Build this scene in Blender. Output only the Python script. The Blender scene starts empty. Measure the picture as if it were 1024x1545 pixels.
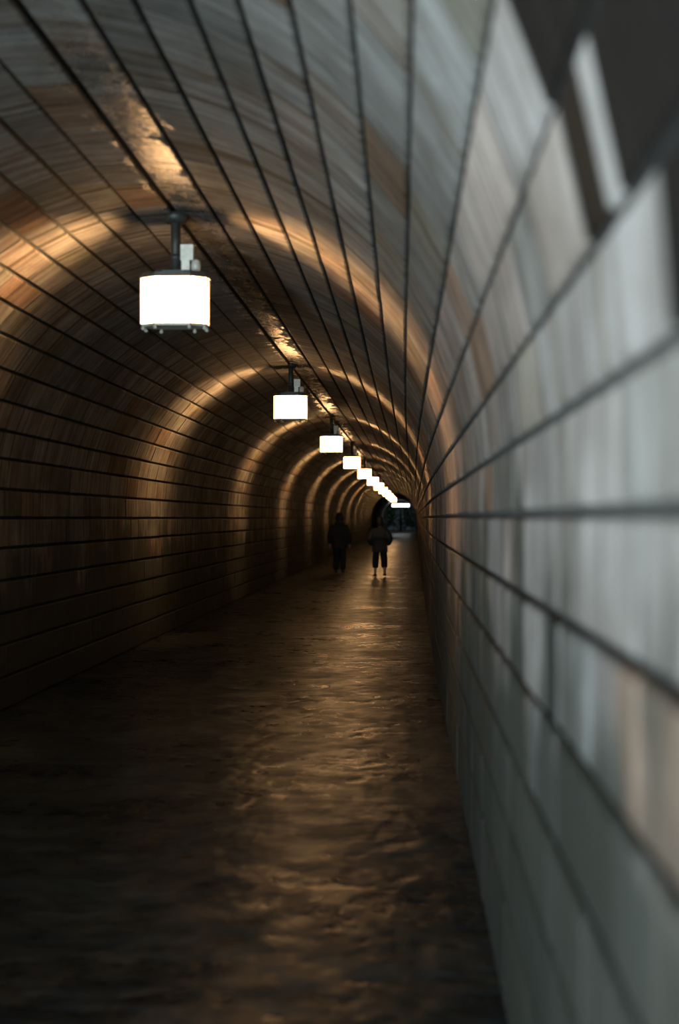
import bpy, math, random
from mathutils import Vector, Matrix

random.seed(7)
C = bpy.context.scene.collection
SC = bpy.context.scene
PI = math.pi

# ------------------------------------------------------------------ camera
EYE = 1.65
FPX = 2146.0                       # 50 mm lens on a 36 mm tall frame, 1545 px
cam_d = bpy.data.cameras.new('camera')
cam = bpy.data.objects.new('camera', cam_d); C.objects.link(cam)
cam_d.sensor_fit = 'VERTICAL'; cam_d.sensor_height = 36.0; cam_d.sensor_width = 24.0
cam_d.lens = 50.0
cam_d.clip_start = 0.05; cam_d.clip_end = 600
cam.location = (0, 0, EYE)
yaw = math.atan((607 - 512) / FPX)
pitch = math.atan((782 - 772.5) / FPX)
cam.rotation_euler = (PI / 2 + pitch, 0, yaw)
cam_d.dof.use_dof = True
cam_d.dof.focus_distance = 18.0
cam_d.dof.aperture_fstop = 1.5
cam_d.dof.aperture_blades = 0
SC.camera = cam

# ------------------------------------------------------------------ world, light, exposure
w = bpy.data.worlds.new('dusk'); SC.world = w; w.use_nodes = True
wb = w.node_tree.nodes['Background']
wb.inputs['Color'].default_value = (0.35, 0.45, 0.55, 1); wb.inputs['Strength'].default_value = 0.05

Y_BACK, Y_END = -14.0, 164.0
SIDE_LIGHT_POWER = 470.0
SC.cycles.max_bounces = 6; SC.cycles.diffuse_bounces = 3; SC.cycles.glossy_bounces = 2
al = bpy.data.lights.new('added_side_light', 'AREA')  # added unseen cool light beside the left wall; no opening is built there
al.shape = 'RECTANGLE'; al.size = 0.9; al.size_y = 1.3
al.energy = SIDE_LIGHT_POWER; al.color = (0.80, 0.95, 1.0); al.spread = math.radians(54)
alo = bpy.data.objects.new('added_side_light', al); C.objects.link(alo)
alo.location = (-3.25, -5.0, 0.8)
alo.rotation_euler = Vector((0.395, 0.92, 0.27)).to_track_quat('-Z', 'Y').to_euler()

# dusk light entering by the open mouth far behind the camera
bl = bpy.data.lights.new('daylight_through_mouth', 'AREA')
bl.shape = 'RECTANGLE'; bl.size = 3.0; bl.size_y = 2.4
bl.energy = 1000.0; bl.color = (0.62, 0.92, 1.0)
blo = bpy.data.objects.new('daylight_through_mouth', bl); C.objects.link(blo)
blo.location = (-1.54, Y_BACK - 0.1, 1.6); blo.rotation_euler = (PI/2, 0, 0)

SC.view_settings.view_transform = 'Standard'; SC.view_settings.look = 'None'
SC.view_settings.gamma = 1.0; SC.view_settings.use_curve_mapping = False
SC.view_settings.exposure = 0.0
LAMP_END, LAMP_DIAG, LAMP_FRONT = 950.0, 24.0, 30.0
LAMP_COL = (1.0, 0.545, 0.225, 1)

# ------------------------------------------------------------------ helpers
def tag(o, label=None, cat=None, group=None, kind=None):
    if label: o['label'] = label
    if cat: o['category'] = cat
    if group: o['group'] = group
    if kind: o['kind'] = kind
    return o

def link(name, me, mat=None, parent=None):
    o = bpy.data.objects.new(name, me); C.objects.link(o)
    if mat is not None and not me.materials: me.materials.append(mat)
    if parent is not None: o.parent = parent
    return o

def mesh(name, v, f, mat=None, smooth=False):
    me = bpy.data.meshes.new(name); me.from_pydata(v, [], f); me.update()
    if smooth:
        me.polygons.foreach_set('use_smooth', [True] * len(me.polygons))
    if mat: me.materials.append(mat)
    return me

class MB:
    def __init__(s): s.v = []; s.f = []
    def add(s, v, f):
        n = len(s.v); s.v += [tuple(p) for p in v]; s.f += [tuple(i + n for i in q) for q in f]
    def box(s, x0, x1, y0, y1, z0, z1):
        s.add([(x0,y0,z0),(x1,y0,z0),(x1,y1,z0),(x0,y1,z0),(x0,y0,z1),(x1,y0,z1),(x1,y1,z1),(x0,y1,z1)],
              [(3,2,1,0),(4,5,6,7),(0,1,5,4),(1,2,6,5),(2,3,7,6),(3,0,4,7)])
    def lathe(s, prof, n=16, c=(0,0), rot=0.0):
        v = []; f = []
        for (r, z) in prof:
            for k in range(n):
                a = 2*PI*k/n + rot
                v.append((c[0]+r*math.cos(a), c[1]+r*math.sin(a), z))
        for i in range(len(prof)-1):
            for k in range(n):
                f.append((i*n+k, i*n+(k+1)%n, (i+1)*n+(k+1)%n, (i+1)*n+k))
        f.append(tuple(range(n-1,-1,-1))); f.append(tuple((len(prof)-1)*n+k for k in range(n)))
        s.add(v, f)
    def prism(s, loop, z0, z1):
        n = len(loop)
        v = [(x,y,z0) for x,y in loop] + [(x,y,z1) for x,y in loop]
        f = [tuple(range(n-1,-1,-1)), tuple(range(n,2*n))] + [(k,(k+1)%n,n+(k+1)%n,n+k) for k in range(n)]
        s.add(v, f)
    def build(s, name, mat, parent=None, smooth=False):
        return link(name, mesh(name, s.v, s.f, mat, smooth), None, parent)

# ------------------------------------------------------------------ materials
def new_mat(name):
    m = bpy.data.materials.new(name); m.use_nodes = True
    nt = m.node_tree; b = nt.nodes['Principled BSDF']
    return m, nt, b

def N(nt, t, **kw):
    n = nt.nodes.new(t)
    for k, v in kw.items(): setattr(n, k, v)
    return n

def noise(nt, vec, scale, detail=4, rough=0.55):
    n = N(nt, 'ShaderNodeTexNoise'); n.inputs['Scale'].default_value = scale
    n.inputs['Detail'].default_value = detail; n.inputs['Roughness'].default_value = rough
    nt.links.new(vec, n.inputs['Vector']); return n.outputs['Fac']

def mapping(nt, vec, sc=(1,1,1), loc=(0,0,0)):
    n = N(nt, 'ShaderNodeMapping'); n.inputs['Scale'].default_value = sc; n.inputs['Location'].default_value = loc
    nt.links.new(vec, n.inputs['Vector']); return n.outputs['Vector']

def ramp(nt, fac, p0, p1, c0=(0,0,0,1), c1=(1,1,1,1)):
    n = N(nt, 'ShaderNodeValToRGB'); e = n.color_ramp.elements
    e[0].position = p0; e[1].position = p1; e[0].color = c0; e[1].color = c1
    nt.links.new(fac, n.inputs['Fac']); return n.outputs['Color']

def mix(nt, fac, a, b, mode='MIX'):
    n = N(nt, 'ShaderNodeMix', data_type='RGBA', blend_type=mode)
    for s, val in ((n.inputs[0], fac), (n.inputs[6], a), (n.inputs[7], b)):
        if isinstance(val, (int, float)): s.default_value = val
        elif isinstance(val, tuple): s.default_value = val
        else: nt.links.new(val, s)
    return n.outputs[2]

def math_n(nt, op, a, b=0.0, clamp=False):
    n = N(nt, 'ShaderNodeMath', operation=op); n.use_clamp = clamp
    for s, val in ((n.inputs[0], a), (n.inputs[1], b)):
        if isinstance(val, (int, float)): s.default_value = val
        else: nt.links.new(val, s)
    return n.outputs[0]

def bump(nt, h, strength, dist):
    n = N(nt, 'ShaderNodeBump'); n.inputs['Strength'].default_value = strength
    n.inputs['Distance'].default_value = dist
    nt.links.new(h, n.inputs['Height']); return n.outputs['Normal']

def stone_material():
    m, nt, b = new_mat('sandstone'); L = nt.links.new
    pos = N(nt, 'ShaderNodeNewGeometry').outputs['Position']
    tint = N(nt, 'ShaderNodeAttribute', attribute_name='tint').outputs['Color']
    # chisel tooling and drip streaks run round the profile, so they are fine along the tunnel only
    streak = noise(nt, mapping(nt, pos, (1.1, 15, 1.1)), 1.0, 5, 0.6)
    wide = noise(nt, mapping(nt, pos, (0.7, 4.0, 0.7)), 1.0, 3, 0.5)
    blotch = noise(nt, pos, 3.2, 6, 0.6)
    c = mix(nt, 1.0, tint, ramp(nt, streak, 0.3, 0.7, (0.50,0.48,0.46,1), (1.25,1.26,1.28,1)), 'MULTIPLY')
    c = mix(nt, 1.0, c, ramp(nt, blotch, 0.3, 0.7, (0.62,0.58,0.55,1), (1.22,1.24,1.25,1)), 'MULTIPLY')
    rust = ramp(nt, wide, 0.60, 0.72)
    c = mix(nt, math_n(nt, 'MULTIPLY', rust, 0.6), c, (0.80, 0.58, 0.42, 1), 'MULTIPLY')
    drip = ramp(nt, noise(nt, mapping(nt, pos, (0.5, 9.0, 0.5), (3, 1, 0)), 1.0, 2, 0.5), 0.60, 0.68)
    c = mix(nt, math_n(nt, 'MULTIPLY', drip, 0.85), c, (0.40, 0.30, 0.19, 1), 'MULTIPLY')
    # dimming light low on the walls put into the colour, mixed with ragged stains
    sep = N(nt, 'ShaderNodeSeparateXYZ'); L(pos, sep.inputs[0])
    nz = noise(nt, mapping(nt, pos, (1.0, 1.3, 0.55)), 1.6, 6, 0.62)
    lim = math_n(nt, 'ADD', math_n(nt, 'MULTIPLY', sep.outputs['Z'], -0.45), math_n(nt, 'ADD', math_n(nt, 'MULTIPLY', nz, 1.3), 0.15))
    shade_stain = ramp(nt, lim, 0.10, 0.27)
    c = mix(nt, math_n(nt, 'MULTIPLY', shade_stain, 0.90), c, (0.030, 0.034, 0.028, 1))
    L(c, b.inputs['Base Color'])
    # seeping water along the crown joint
    cx = math_n(nt, 'ABSOLUTE', math_n(nt, 'ADD', sep.outputs['X'], 1.42))
    wz = noise(nt, mapping(nt, pos, (2.5, 1.2, 1)), 3.6, 5, 0.65)
    wet = ramp(nt, math_n(nt, 'ADD', math_n(nt, 'MULTIPLY', cx, -1.2), wz), 0.33, 0.43)
    high = math_n(nt, 'GREATER_THAN', sep.outputs['Z'], 3.3)
    wet = math_n(nt, 'MULTIPLY', wet, high)
    r = N(nt, 'ShaderNodeMapRange'); L(wet, r.inputs[0])
    r.inputs[3].default_value = 0.85; r.inputs[4].default_value = 0.22
    L(r.outputs[0], b.inputs['Roughness'])
    b.inputs['Specular IOR Level'].default_value = 0.18
    sp = N(nt, 'ShaderNodeMapRange'); L(wet, sp.inputs[0]); sp.inputs[3].default_value = 0.12; sp.inputs[4].default_value = 0.5
    L(sp.outputs[0], b.inputs['Specular IOR Level'])
    h = math_n(nt, 'ADD', math_n(nt, 'MULTIPLY', streak, 0.6), math_n(nt, 'MULTIPLY', noise(nt, pos, 26, 5, 0.6), 0.8))
    L(bump(nt, h, 0.55, 0.012), b.inputs['Normal'])
    return m

def plain(name, col, rough=0.6, metal=0.0, nscale=12, var=0.25, bmp=0.15, bd=0.004):
    m, nt, b = new_mat(name)
    pos = N(nt, 'ShaderNodeTexCoord').outputs['Object']
    n = noise(nt, pos, nscale, 4)
    lo = tuple(x*(1-var) for x in col) + (1,); hi = tuple(min(1, x*(1+var)) for x in col) + (1,)
    nt.links.new(ramp(nt, n, 0.3, 0.7, lo, hi), b.inputs['Base Color'])
    b.inputs['Roughness'].default_value = rough; b.inputs['Metallic'].default_value = metal
    if bmp: nt.links.new(bump(nt, n, bmp, bd), b.inputs['Normal'])
    return m

def floor_material():
    m, nt, b = new_mat('damp_asphalt'); L = nt.links.new
    pos = N(nt, 'ShaderNodeNewGeometry').outputs['Position']
    big = noise(nt, pos, 0.9, 6, 0.6); mid = noise(nt, pos, 6.0, 5, 0.62); fine = noise(nt, pos, 60, 3, 0.6)
    c = ramp(nt, big, 0.3, 0.7, (0.022,0.026,0.027,1), (0.060,0.070,0.070,1))
    c = mix(nt, 1.0, c, ramp(nt, mid, 0.3, 0.7, (0.6,0.6,0.6,1), (1.2,1.2,1.2,1)), 'MULTIPLY')
    L(c, b.inputs['Base Color'])
    r = N(nt, 'ShaderNodeMapRange'); L(math_n(nt, 'ADD', math_n(nt,'MULTIPLY',big,0.5), math_n(nt,'MULTIPLY',mid,0.5)), r.inputs[0])
    r.inputs[1].default_value = 0.36; r.inputs[2].default_value = 0.62
    r.inputs[3].default_value = 0.20; r.inputs[4].default_value = 0.46
    sp = N(nt, 'ShaderNodeMapRange'); L(noise(nt, pos, 2.6, 5, 0.65), sp.inputs[0])
    sp.inputs[1].default_value = 0.46; sp.inputs[2].default_value = 0.66; sp.inputs[3].default_value = 0.015; sp.inputs[4].default_value = 0.11
    L(sp.outputs[0], b.inputs['Specular IOR Level'])
    L(r.outputs[0], b.inputs['Roughness'])
    h = math_n(nt, 'ADD', noise(nt, pos, 6.0, 2, 0.5), math_n(nt, 'MULTIPLY', fine, 0.03))
    L(bump(nt, h, 0.5, 0.035), b.inputs['Normal'])
    return m

def emit_mat(name, col, strength):
    m = bpy.data.materials.new(name); m.use_nodes = True; nt = m.node_tree
    nt.nodes.remove(nt.nodes['Principled BSDF'])
    e = N(nt, 'ShaderNodeEmission'); e.inputs['Color'].default_value = col; e.inputs['Strength'].default_value = strength
    nt.links.new(e.outputs[0], nt.nodes['Material Output'].inputs['Surface'])
    return m

M = {
    'stone': stone_material(),
    'mortar': plain('dark_mortar', (0.022, 0.022, 0.02), 0.9, 0, 20, 0.4, 0.4, 0.01),
    'floor': floor_material(),
    'iron': plain('dark_iron', (0.03, 0.03, 0.028), 0.55, 0.3, 30, 0.3),
    'zinc': plain('pale_grey_metal', (0.45, 0.43, 0.38), 0.5, 0.2, 30, 0.15),
    'end': emit_mat('lit_frosted_glass_end', LAMP_COL, LAMP_END),
    'diag': emit_mat('lit_frosted_glass_corner', LAMP_COL, LAMP_DIAG),
    'front': emit_mat('lit_frosted_glass_front', LAMP_COL, LAMP_FRONT),
    'tube': emit_mat('lit_white_tube', (0.95, 0.97, 1.0, 1), 8.0),
}

# ------------------------------------------------------------------ tunnel profile and path
XC, ZC, R = -1.54, 1.84, 1.88
def path(y):
    """sideways drift of the tunnel axis: straight at first, then bending a little to the right"""
    s = min(max((y - 6.0) / 20.0, 0.0), 1.0)
    a = 0.0083 * 20.0 * (s**3 - s**4 / 2)
    return a + (0.0083 * (y - 26.0) if y > 26 else 0.0)

def arc(d): return (XC + R*math.cos(math.radians(d)), ZC + R*math.sin(math.radians(d)))
right_z = [0.0, 0.38, 0.65, 0.91, 1.175, 1.43, 1.663]
arc_r = [1.2, 8.3, 16.5, 24.8]
arc_c = [24.8, 34, 42.4, 51.3, 59.1, 66.4, 74.5, 81.8, 90, 97.9, 105, 112.4, 119.7, 127.2, 133.9, 140.7, 148.4]
arc_l = [148.4, 155.9, 163.2, 170.3, 178.2]
left_z = [1.65, 1.39, 1.11, 0.83, 0.56, 0.28, 0.0]
PROF = {
    'wall_right': [(XC+R, z) for z in right_z] + [arc(d) for d in arc_r],
    'ceiling': [arc(d) for d in arc_c],
    'wall_left': [arc(d) for d in arc_l] + [(XC-R, z) for z in left_z],
}
def pnorm(p):
    """unit vector into the tunnel at a profile point"""
    if p[1] < ZC: return (-1.0, 0.0) if p[0] > XC else (1.0, 0.0)
    dx, dz = XC - p[0], ZC - p[1]; l = math.hypot(dx, dz); return (dx/l, dz/l)

ys = [Y_BACK + 1.5*k for k in range(int((Y_END - Y_BACK)/1.5) + 1)]
if ys[-1] < Y_END: ys.append(Y_END)
STRUCT = {}
for name, pts in PROF.items():
    v, f = [], []
    n = len(pts)
    inner = [(p[0]-pnorm(p)[0]*0.032, p[1]-pnorm(p)[1]*0.032) for p in pts]
    outer = [(p[0]-pnorm(p)[0]*0.45, p[1]-pnorm(p)[1]*0.45) for p in pts]
    sec = inner + outer[::-1]; k = len(sec)
    for y in ys:
        for (x, z) in sec: v.append((x + path(y), y, z))
    for i in range(len(ys)-1):
        for j in range(k):
            f.append((i*k+j, i*k+(j+1)%k, (i+1)*k+(j+1)%k, (i+1)*k+j))
    f.append(tuple(range(k))); f.append(tuple((len(ys)-1)*k + j for j in range(k-1,-1,-1)))
    o = link(name, mesh(name, v, f, M['mortar'])); STRUCT[name] = o
    tag(o, {'wall_right': 'right tunnel wall of pale stone blocks close to the camera',
            'ceiling': 'round stone vault of the tunnel carrying the lanterns',
            'wall_left': 'left tunnel wall of dark stone block courses'}[name], kind='structure')

# ---- stone blocks
PAL = [((0.43,0.43,0.41),5), ((0.47,0.43,0.39),4), ((0.45,0.43,0.36),3), ((0.32,0.33,0.31),3), ((0.50,0.50,0.48),3), ((0.36,0.26,0.19),1), ((0.42,0.32,0.25),1)]
PALX = [c for c, wgt in PAL for _ in range(wgt)]
def project(x, y, z):
    d = cam.matrix_basis.inverted() @ Vector((x, y, z))
    if d.z > -0.3: return None
    return (512 + FPX*d.x/-d.z, 772.5 - FPX*d.y/-d.z)

def block_geo(a, b, y0, y1, off, wide=0.0):
    """hewn stone between profile points a and b: bevelled face, sides sunk into the mortar"""
    na, nb = pnorm(a), pnorm(b)
    L = math.hypot(b[0]-a[0], b[1]-a[1]); t = ((b[0]-a[0])/L, (b[1]-a[1])/L)
    gj, ge, bv, be = 0.0115, random.uniform(0.0015, 0.005) + wide, 0.009, 0.002
    v = []
    for inset, ins_e, depth in ((bv, be, 0.0), (0.0, 0.0, 0.010), (0.0, 0.0, 0.052)):
        for (p, nn, sg, yy, se) in ((a,na,1,y0,1),(b,nb,-1,y0,1),(b,nb,-1,y1,-1),(a,na,1,y1,-1)):
            jit = random.uniform(-0.001, 0.001) if depth == 0 else 0
            d = off - depth + jit
            y = yy + se*(ge + ins_e)
            x = p[0] + t[0]*sg*(gj+inset) + nn[0]*d + path(y)
            z = p[1] + t[1]*sg*(gj+inset) + nn[1]*d
            v.append((x, y, z))
    f = [(0,1,2,3)]
    for r_ in (0, 4):
        for k in range(4): f.append((r_+k, r_+4+k, r_+4+(k+1)%4, r_+(k+1)%4))
    return v, f

def face_mats(me, nblocks):
    me.materials.append(M['mortar'])
    me.polygons.foreach_set('material_index', [0, 1,0,1,0, 1,1,1,1] * nblocks)

def set_tint(me, cols, per):
    at = me.color_attributes.new('tint', 'FLOAT_COLOR', 'POINT')
    data = []
    for c in cols: data += list(c + (1.0,)) * per
    at.data.foreach_set('color', data)

NEAR_SHADE, PALE = (0.006, 0.005, 0.004), (0.24, 0.225, 0.215)  # the first tint paints the shadow over the near upper blocks
CUTS = {('wall_right', 7): [(1.10, 1.81, NEAR_SHADE), (1.81, 2.50, PALE)],
        ('wall_right', 8): [(1.40, 2.08, NEAR_SHADE), (2.08, 2.21, PALE), (2.21, 2.46, (0.014, 0.009, 0.005)), (2.46, 3.05, (0.22, 0.19, 0.17))],
        ('wall_right', 9): [(1.85, 2.55, NEAR_SHADE), (2.55, 3.20, PALE)],
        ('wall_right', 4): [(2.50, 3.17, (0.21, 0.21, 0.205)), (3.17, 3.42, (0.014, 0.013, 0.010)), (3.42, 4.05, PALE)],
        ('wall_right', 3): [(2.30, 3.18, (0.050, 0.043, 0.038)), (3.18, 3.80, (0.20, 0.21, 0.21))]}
for name, pts in PROF.items():
    blocks = []
    for ci in range(len(pts)-1):
        a, b = pts[ci], pts[ci+1]
        zc = (a[1]+b[1])/2
        y = Y_BACK + random.uniform(0.0, 0.7)
        while y < Y_END - 0.9:
            ln = random.uniform(0.42, 0.95) * (1.0 if y < 70 else 1.8)
            y1 = min(y + ln, Y_END)
            forced = None
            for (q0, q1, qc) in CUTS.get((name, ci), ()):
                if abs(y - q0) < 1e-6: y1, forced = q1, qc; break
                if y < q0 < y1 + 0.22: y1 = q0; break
            ym = (y+y1)/2
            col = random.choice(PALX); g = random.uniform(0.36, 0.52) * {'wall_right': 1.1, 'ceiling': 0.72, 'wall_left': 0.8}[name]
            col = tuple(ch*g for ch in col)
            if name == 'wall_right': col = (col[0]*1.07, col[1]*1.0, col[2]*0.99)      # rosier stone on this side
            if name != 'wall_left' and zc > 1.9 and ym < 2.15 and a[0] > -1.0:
                col = random.choice([(0.007,0.006,0.005), (0.012,0.007,0.004), (0.008,0.007,0.006)])   # shadow on the near upper vault put into the tint
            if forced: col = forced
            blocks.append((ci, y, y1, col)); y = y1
            if not forced and name != 'wall_left' and 2.4 < y < 9 and a[0] > -0.6 and random.random() < 0.4:
                w_ = random.uniform(0.03, 0.06)      # joint smeared over with brown mortar
                blocks.append((ci, y, y + w_, random.choice([(0.075,0.052,0.034), (0.06,0.048,0.036), (0.10,0.066,0.042)]))); y += w_
    scored = []
    for bi, (ci, y, y1, col) in enumerate(blocks):
        a, b = pts[ci], pts[ci+1]
        pr = [project(p[0]+path(yy), max(yy, 0.9), p[1]) for p in (a, b) for yy in (y, y1)]
        if y1 < 1.0 or any(q is None for q in pr): continue
        xs = [min(max(q[0],0),1024) for q in pr]; zs = [min(max(q[1],0),1545) for q in pr]
        ar = (max(xs)-min(xs))*(max(zs)-min(zs))
        if ar > 0:
            q = pr; ar2 = abs((q[3][0]-q[0][0])*(q[2][1]-q[1][1]) - (q[2][0]-q[1][0])*(q[3][1]-q[0][1]))/2
            scored.append((min(ar, ar2), bi))
    scored.sort(reverse=True)
    single = {bi for _, bi in scored[:300]}
    V, F, CO = [], [], []
    for bi, (ci, y, y1, col) in enumerate(blocks):
        off = random.uniform(-0.0015, 0.0015)
        if name == 'ceiling' and arc_c[ci] == 90: off = 0.020          # the course left of the crown stands proud
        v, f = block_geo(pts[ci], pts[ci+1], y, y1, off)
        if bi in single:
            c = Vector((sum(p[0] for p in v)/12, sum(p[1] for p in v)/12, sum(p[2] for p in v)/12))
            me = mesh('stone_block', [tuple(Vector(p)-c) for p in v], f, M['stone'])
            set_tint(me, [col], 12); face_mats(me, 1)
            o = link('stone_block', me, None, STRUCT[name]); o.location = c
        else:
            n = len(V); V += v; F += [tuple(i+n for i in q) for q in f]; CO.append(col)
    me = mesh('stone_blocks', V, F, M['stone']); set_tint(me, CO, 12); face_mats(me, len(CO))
    tag(link('stone_blocks', me, None, STRUCT[name]), kind='stuff')

# ---- floor
v, f = [], []
fx = [-3.50, -3.3, -2.6, -1.9, -1.2, -0.5, 0.1, 0.42]
fy = [Y_BACK + 0.5*k for k in range(int(80/0.5))] + [Y_BACK + 80 + 3*k for k in range(int((Y_END-Y_BACK-80)/3)+1)] + [Y_END]
random.seed(11)
for y in fy:
    for i, x in enumerate(fx):
        v.append((x + path(y), y, random.uniform(-0.004, 0.004) if 0 < i < 7 else 0.0))
k = len(fx)
for i in range(len(fy)-1):
    for j in range(k-1): f.append((i*k+j, i*k+j+1, (i+1)*k+j+1, (i+1)*k+j))
n0 = len(v)
v += [(x, y, -0.25) for y in (Y_BACK, Y_END) for x in (-3.5 + path(y), 0.42 + path(y))]
f.append((n0+2, n0+3, n0+1, n0))
fl = link('floor', mesh('floor', v, f, M['floor'], True)); tag(fl, 'dark damp tunnel floor with dull golden reflections', kind='structure')

# ------------------------------------------------------------------ lanterns
def make_lantern():
    """origin at the middle of the glass; ceiling is about 0.59 m above"""
    root = bpy.data.objects.new('tunnel_lantern', None); C.objects.link(root)
    hw, fw, h = 0.224, 0.124, 0.155
    hd, ed = 0.135, 0.062
    loop = [(fw,-hd),(hw,-ed),(hw,ed),(fw,hd),(-fw,hd),(-hw,ed),(-hw,-ed),(-fw,-hd)]
    def scaled(s): return [(x*s, y*s) for x, y in loop]
    m = MB(); m.prism(scaled(1.05), h, h+0.016); m.prism(scaled(0.95), h+0.016, h+0.034); m.prism(scaled(0.6), h+0.034, h+0.052); m.build('cap', M['iron'], root)
    m = MB(); m.prism(scaled(1.0), -h-0.008, -h); m.prism(scaled(0.9), -h-0.014, -h-0.008); base = m.build('base_plate', M['zinc'], root)
    for i in range(8):
        p, q = loop[i], loop[(i+1)%8]
        p = Vector((p[0], p[1])); q = Vector((q[0], q[1])); d = (q-p).normalized(); nn = Vector((d.y, -d.x))
        a = p + d*0.006; b = q - d*0.006
        kind = 'front' if i in (3, 7) else ('end' if i in (1, 5) else 'diag')
        if kind == 'end':       # end windows recessed between added dark baffles that narrow the light band
            a = p + d*0.018 - nn*0.065; b = q - d*0.018 - nn*0.065
            cm = MB()
            for e0, e1 in ((p + d*0.004, p + d*0.015), (q - d*0.015, q - d*0.004)):
                cm.prism([tuple(e0), tuple(e1), tuple(e1-nn*0.07), tuple(e0-nn*0.07)][::-1], -h+0.001, h-0.001)
            cm.build('light_baffle', M['iron'], root)
        mm = MB(); mm.prism([tuple(a), tuple(b), tuple(b-nn*0.006), tuple(a-nn*0.006)][::-1], -h+0.002, h-0.002)
        mm.build('glass_pane', M[kind], root)
        pm = MB(); c = loop[i]; pm.lathe([(0.0055,-h),(0.0055,h)], 6, c); pm.build('corner_post', M['zinc'], root)
        km = MB(); km.lathe([(0.006,-h-0.04),(0.012,-h-0.034),(0.012,-h-0.024),(0.007,-h-0.018),(0.007,-h)], 8, (c[0]*0.93, c[1]*0.93)); km.build('knob', M['zinc'], base)
    m = MB(); m.lathe([(0.034,h+0.05),(0.034,0.60)], 14, (0.0, 0.02)); m.lathe([(0.042,h+0.13),(0.042,h+0.17)], 14, (0.0, 0.02)); m.build('drop_pipe', M['iron'], root, True)
    m = MB(); m.box(0.05, 0.135, -0.09, -0.02, h+0.115, h+0.22); m.box(0.055, 0.11, -0.085, -0.03, h+0.05, h+0.115); jb = m.build('junction_box', M['zinc'], root)
    m = MB(); m.lathe([(0.03,h+0.05),(0.034,h+0.08),(0.028,h+0.115),(0.012,h+0.125)], 12, (0.148,-0.05)); m.build('cable_gland', M['zinc'], jb, True)
    m = MB(); m.lathe([(0.02,0.535),(0.075,0.545),(0.085,0.575),(0.085,0.605)], 16, (0.0, 0.02)); m.build('ceiling_rose', M['iron'], root, True)
    return root

def copy_tree(o, parent=None):
    c = o.copy(); C.objects.link(c)
    if parent is not None: c.parent = parent
    for ch in o.children: copy_tree(ch, c)
    return c

D = 9.58
proto = make_lantern()
ordn = ['large glowing glass lantern nearest the viewer, hanging at upper left', 'second glowing lantern along the vault, behind the nearest one',
        'third glowing lantern along the vault, square and halved in size', 'fourth glowing lantern along the vault, a small bright box',
        'fifth lantern along the vault, first of the small crowded glows', 'sixth lantern along the vault, just before the lights merge into a line']
for i in range(12):
    o = proto if i == 0 else copy_tree(proto)
    y = D*(i+1)
    o.location = (XC + path(y), y, EYE + (1.465 if i == 0 else 1.495))
    lab = ordn[i] if i < 6 else ('last tiny lantern of the row, nearest the wide white tube light' if i == 11 else
          '%s lantern counted from the viewer, tiny in the merging streak of lights' % ['seventh','eighth','ninth','tenth','eleventh'][i-6])
    tag(o, lab, 'lantern', 'lanterns along the tunnel crown')

# ---- wide white light across the far mouth
yt = Y_END - 3
root = bpy.data.objects.new('tube_light', None); C.objects.link(root); root.location = (XC + 0.12 + path(yt), yt, 3.22)
tag(root, 'wide white tube light across the far end of the tunnel', 'light')
m = MB(); m.box(-1.0, 1.0, -0.08, 0.08, 0.05, 0.10); m.build('housing', M['zinc'], root)
m = MB(); m.box(-0.97, 0.97, -0.10, 0.10, -0.25, 0.05); m.build('diffuser', M['tube'], root)
m = MB(); m.box(-0.5,-0.46,-0.02,0.02,0.10,0.36); m.box(0.3,0.34,-0.02,0.02,0.10,0.36); m.build('bracket', M['iron'], root)

# ------------------------------------------------------------------ outside the far mouth
M['soil'] = plain('pale_verge', (0.05, 0.06, 0.03), 0.9, 0, 3, 0.4)
M['leaf'] = plain('dark_leaf', (0.06, 0.11, 0.03), 0.6, 0, 8, 0.5, 0)
M['bark'] = plain('bark', (0.05, 0.04, 0.03), 0.9, 0, 10, 0.3)
M['kerb'] = plain('pale_kerb', (0.35, 0.36, 0.25), 0.8, 0, 6, 0.2)
xe = path(Y_END) + XC
m = MB(); m.box(xe-20, xe+20, Y_END+0.02, Y_END+40, -0.3, -0.02)
tag(m.build('ground_outside', M['soil']), 'dim ground beyond the far tunnel mouth', kind='structure')
m = MB()
for k in range(10): m.box(xe-4.9+k, xe-3.93+k, Y_END+3.0, Y_END+3.2, -0.05, 0.10 + 0.01*(k%2))
tag(m.build('kerb', M['kerb']), 'pale low kerb just outside the far tunnel mouth', 'kerb')
random.seed(5)
def bush(x, y, rx, rz, zc, label):
    root = bpy.data.objects.new('leafy_tree', None); C.objects.link(root); root.location = (x, y, -0.05)
    v, f = [], []
    for i in range(1500):
        d = Vector((random.gauss(0,1), random.gauss(0,1), random.gauss(0,1))).normalized()
        r = random.uniform(0.55, 1.0) ** 0.5 * random.uniform(0.85, 1.08)
        c = Vector((d.x*rx*r, d.y*rx*r, zc + d.z*rz*r))
        u = Vector((random.gauss(0,1), random.gauss(0,1), random.gauss(0,1))).normalized(); t = u.orthogonal().normalized()
        s = random.uniform(0.10, 0.2); n = len(v)
        v += [tuple(c-u*s), tuple(c+t*s*0.45), tuple(c+u*s), tuple(c-t*s*0.45)]; f.append((n,n+1,n+2,n+3))
    link('foliage', mesh('foliage', v, f, M['leaf']), None, root)
    b = MB(); b.lathe([(0.16,0.0),(0.12,zc*0.6),(0.06,zc)], 8); b.build('trunk', M['bark'], root, True)
    tag(root, label, 'tree', 'trees outside the far mouth')
bush(xe-2.1, Y_END+4.6, 1.7, 2.2, 2.3, 'dark leafy tree at the left of the far tunnel mouth')
bush(xe+2.0, Y_END+5.0, 1.7, 2.4, 2.5, 'dark leafy tree at the right of the far tunnel mouth')
bush(xe+0.1, Y_END+9.0, 2.2, 2.6, 2.7, 'dark leafy tree in the middle beyond the far tunnel mouth')

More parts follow.
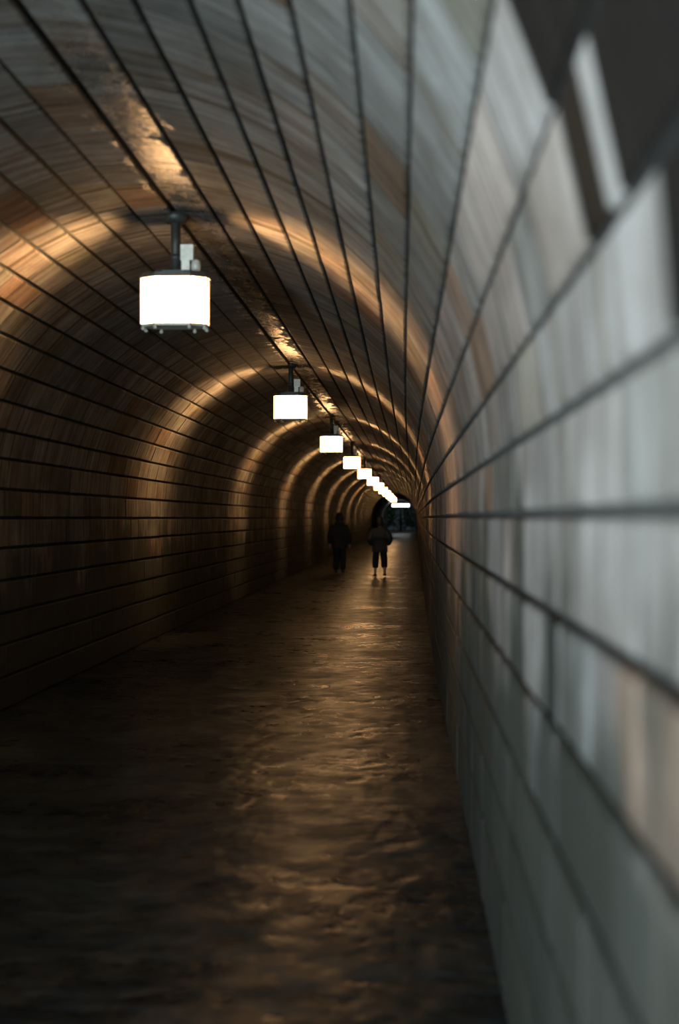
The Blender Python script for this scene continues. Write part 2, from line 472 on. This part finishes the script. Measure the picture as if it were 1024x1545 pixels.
# ------------------------------------------------------------------ people
M['skin'] = plain('skin', (0.35, 0.22, 0.16), 0.55, 0, 20, 0.1, 0)
M['coat'] = plain('black_coat', (0.012, 0.013, 0.015), 0.85, 0, 14, 0.3, 0.3, 0.01)
M['jacket'] = plain('dark_jacket', (0.014, 0.018, 0.022), 0.8, 0, 14, 0.3, 0.3, 0.01)
M['trouser'] = plain('dark_trousers', (0.010, 0.010, 0.012), 0.85, 0, 14, 0.3, 0.3, 0.01)
M['hair'] = plain('dark_hair', (0.012, 0.009, 0.007), 0.6, 0, 40, 0.3, 0.4, 0.004)
M['shoe'] = plain('black_shoe', (0.012, 0.012, 0.012), 0.5, 0, 20, 0.3)

def skin_mesh(name, verts, edges, root=0, sub=2):
    """verts: (x, y, z, radius) or (x, y, z, rx, ry)"""
    me = bpy.data.meshes.new(name + '_chain'); me.from_pydata([q[:3] for q in verts], edges, []); me.update()
    o = bpy.data.objects.new(name + '_chain', me); C.objects.link(o)
    o.modifiers.new('skin', 'SKIN')
    for i, q in enumerate(verts):
        d = me.skin_vertices[0].data[i]
        d.radius = (q[3], q[4] if len(q) > 4 else q[3]); d.use_root = (i == root)
    sm = o.modifiers.new('sub', 'SUBSURF'); sm.levels = sub; sm.render_levels = sub
    bpy.context.view_layer.update()
    dg = bpy.context.evaluated_depsgraph_get()
    out = bpy.data.meshes.new_from_object(o.evaluated_get(dg))
    bpy.data.objects.remove(o); bpy.data.meshes.remove(me)
    out.name = name
    out.polygons.foreach_set('use_smooth', [True]*len(out.polygons))
    return out

def merge(name, meshes):
    v, f = [], []
    for me in meshes:
        n = len(v); v += [tuple(q.co) for q in me.vertices]; f += [tuple(i+n for i in p.vertices) for p in me.polygons]
    return mesh(name, v, f, None, True)

def chain(pts): return pts, [(i, i+1) for i in range(len(pts)-1)]

def blob(name, c, r, n=14, dent=None):
    mb = MB(); v, f = [], []
    for i in range(n+1):
        th = PI*i/n
        for k in range(2*n):
            ph = PI*k/n
            v.append((c[0]+r[0]*math.sin(th)*math.cos(ph), c[1]+r[1]*math.sin(th)*math.sin(ph), c[2]+r[2]*math.cos(th)))
    for i in range(n):
        for k in range(2*n): f.append((i*2*n+k, (i+1)*2*n+k, (i+1)*2*n+(k+1)%(2*n), i*2*n+(k+1)%(2*n)))
    return mesh(name, v, f, None, True)

def hand(wrist, down, side, curl):
    """palm and five bent fingers from the wrist; side = +1/-1 for the thumb's forward direction"""
    w_ = Vector(wrist); d = Vector(down).normalized(); fwd = Vector((0, 1, 0)); inn = Vector((-side, 0, 0))
    out = []
    p, e = chain([(*w_, 0.026), (*(w_+d*0.05), 0.036, 0.020), (*(w_+d*0.09), 0.038, 0.018)])
    out.append(skin_mesh('palm', p, e))
    for k, (o_, ln) in enumerate(((0.030, 0.075), (0.010, 0.085), (-0.010, 0.08), (-0.028, 0.062))):
        b = w_ + d*0.085 + fwd*o_
        m1 = b + d*ln*0.5 + inn*curl*0.012; t = m1 + d*ln*0.45 + inn*curl*0.030
        p, e = chain([(*b, 0.0095), (*m1, 0.0088), (*t, 0.0075)]); out.append(skin_mesh('finger', p, e, 0, 1))
    b = w_ + d*0.035 + fwd*0.028; m1 = b + d*0.035 + fwd*0.024; t = m1 + d*0.032 + fwd*0.004 + inn*0.01
    p, e = chain([(*b, 0.012), (*m1, 0.010), (*t, 0.0085)]); out.append(skin_mesh('thumb', p, e, 0, 1))
    return out

def person(name, loc, scale, hips, legs, arms, coat_mat, coat_hem, trouser_end, label, hood=False):
    """a figure walking away (facing +y); legs: per side hip>knee>ankle points; arms: shoulder>elbow>wrist"""
    H = hips
    V = [(0,0,H,0.13,0.10), (0,0.0,H+0.17,0.125,0.095), (0,0.0,H+0.36,0.145,0.10), (0,0.01,H+0.50,0.085,0.07), (0,0.015,H+0.57,0.055), (0,0.03,H+0.66,0.07,0.082), (0,0.035,H+0.74,0.078,0.092), (0,0.03,H+0.80,0.055,0.068)]
    E = [(i, i+1) for i in range(7)]
    for L_ in legs:
        n = len(V); hp, kn, an = L_
        V += [(*hp, 0.088), (*kn, 0.058), (kn[0]*0.5+an[0]*0.5, kn[1]*0.5+an[1]*0.5-0.02, kn[2]*0.55+an[2]*0.45, 0.056), (*an, 0.038), (an[0], an[1]+0.11, an[2]-0.045, 0.034, 0.03)]
        E += [(0, n), (n, n+1), (n+1, n+2), (n+2, n+3), (n+3, n+4)]
    for A in arms:
        n = len(V); sh, el, wr = A
        V += [(*sh, 0.062), (*el, 0.042), (*wr, 0.028)]
        E += [(2, n), (n, n+1), (n+1, n+2)]
    n = len(V)   # nose and ears
    V += [(0, 0.145, H+0.70, 0.014), (0.088, 0.03, H+0.71, 0.013, 0.02), (-0.088, 0.03, H+0.71, 0.013, 0.02)]
    E += [(6, n), (6, n+1), (6, n+2)]
    parts = [skin_mesh('body', V, E)]
    for A in arms:
        sh, el, wr = A; sd = 1 if sh[0] > 0 else -1
        parts += hand(wr, Vector(wr)-Vector(el), sd, 1.0)
    body = link(name, merge('body', parts), M['skin'])
    tag(body, label, 'person')
    # coat: trunk with sleeves
    V = [(0,0,coat_hem,0.235,0.16), (0,0,H+0.02,0.24,0.17), (0,0,H+0.2,0.245,0.17), (0,0,H+0.36,0.235,0.16), (0,0.01,H+0.49,0.13,0.10), (0,0.01,H+0.555,0.085,0.085)]
    E = [(i, i+1) for i in range(5)]
    for A in arms:
        n = len(V); sh, el, wr = A
        wr2 = Vector(el) + (Vector(wr)-Vector(el))*0.94
        V += [(*sh, 0.115), (*el, 0.10), (*wr2, 0.07)]; E += [(3, n), (n, n+1), (n+1, n+2)]
    coat = link('coat', skin_mesh('coat', V, E, 1), coat_mat, body)
    if hood:
        hm = merge('hood', [blob('hood', (0, -0.01, H+0.73), (0.125, 0.125, 0.165)), blob('hood', (0, -0.03, H+0.56), (0.15, 0.125, 0.10))])
        link('hood', hm, coat_mat, body)
    else:
        hm = merge('hair', [blob('hair', (0, 0.0, H+0.76), (0.098, 0.112, 0.105)), blob('hair', (0, -0.045, H+0.68), (0.092, 0.075, 0.12))])
        link('hair', hm, M['hair'], body)
    # trousers
    V = [(0,0,H,0.15,0.12), (0,0,H+0.1,0.14,0.11)]; E = [(0, 1)]
    for L_ in legs:
        n = len(V); hp, kn, an = L_
        k2 = Vector(kn) + (Vector(an)-Vector(kn))*trouser_end
        V += [(*hp, 0.125), (*kn, 0.105), (*k2, 0.095)]; E += [(0, n), (n, n+1), (n+1, n+2)]
    link('trousers', skin_mesh('trousers', V, E), M['trouser'], body)
    for L_ in legs:
        an = L_[2]
        p, e = chain([(an[0], an[1]-0.045, an[2]-0.035, 0.056, 0.05), (an[0], an[1]+0.05, an[2]-0.045, 0.060, 0.045), (an[0]*1.15, an[1]+0.16, an[2]-0.055, 0.056, 0.034)])
        sh_ = merge('shoe', [skin_mesh('shoe', p, e)])
        zmin = min(q.co.z for q in sh_.vertices)
        so = link('shoe', sh_, M['shoe'], body)
    zmin = min(min(q.co.z for q in c.data.vertices) for c in body.children if c.name.startswith('shoe'))
    body.scale = (scale,)*3; body.location = (loc[0], loc[1], -zmin*scale + 0.003)
    return body

# left: long dark hooded coat, arms at the sides, mid-stride
person('person', (-1.89, 42.7), 1.0, 0.93,
       [((0.09,0,0.88), (0.10,0.06,0.50), (0.10,-0.02,0.10)), ((-0.09,0,0.88), (-0.10,0.14,0.50), (-0.11,0.16,0.09))],
       [((0.20,0,1.36), (0.28,-0.05,1.10), (0.30,0.05,0.86)), ((-0.20,0,1.36), (-0.28,0.0,1.10), (-0.30,0.10,0.87))],
       M['coat'], 0.72, 1.04, 'person in a long dark coat walking on the left, arms at the sides', True)
# right: short bulky jacket, hands in pockets, cropped trousers with bare ankles
person('person', (-0.64, 40.2), 0.955, 0.92,
       [((0.09,0,0.87), (0.13,0.03,0.48), (0.14,-0.04,0.10)), ((-0.09,0,0.87), (-0.13,0.08,0.48), (-0.14,0.08,0.09))],
       [((0.20,0,1.35), (0.31,-0.10,1.10), (0.22,0.08,0.93)), ((-0.20,0,1.35), (-0.31,-0.10,1.10), (-0.22,0.08,0.93))],
       M['jacket'], 0.76, 0.62, 'person on the right in a short jacket and cropped trousers with bare ankles')
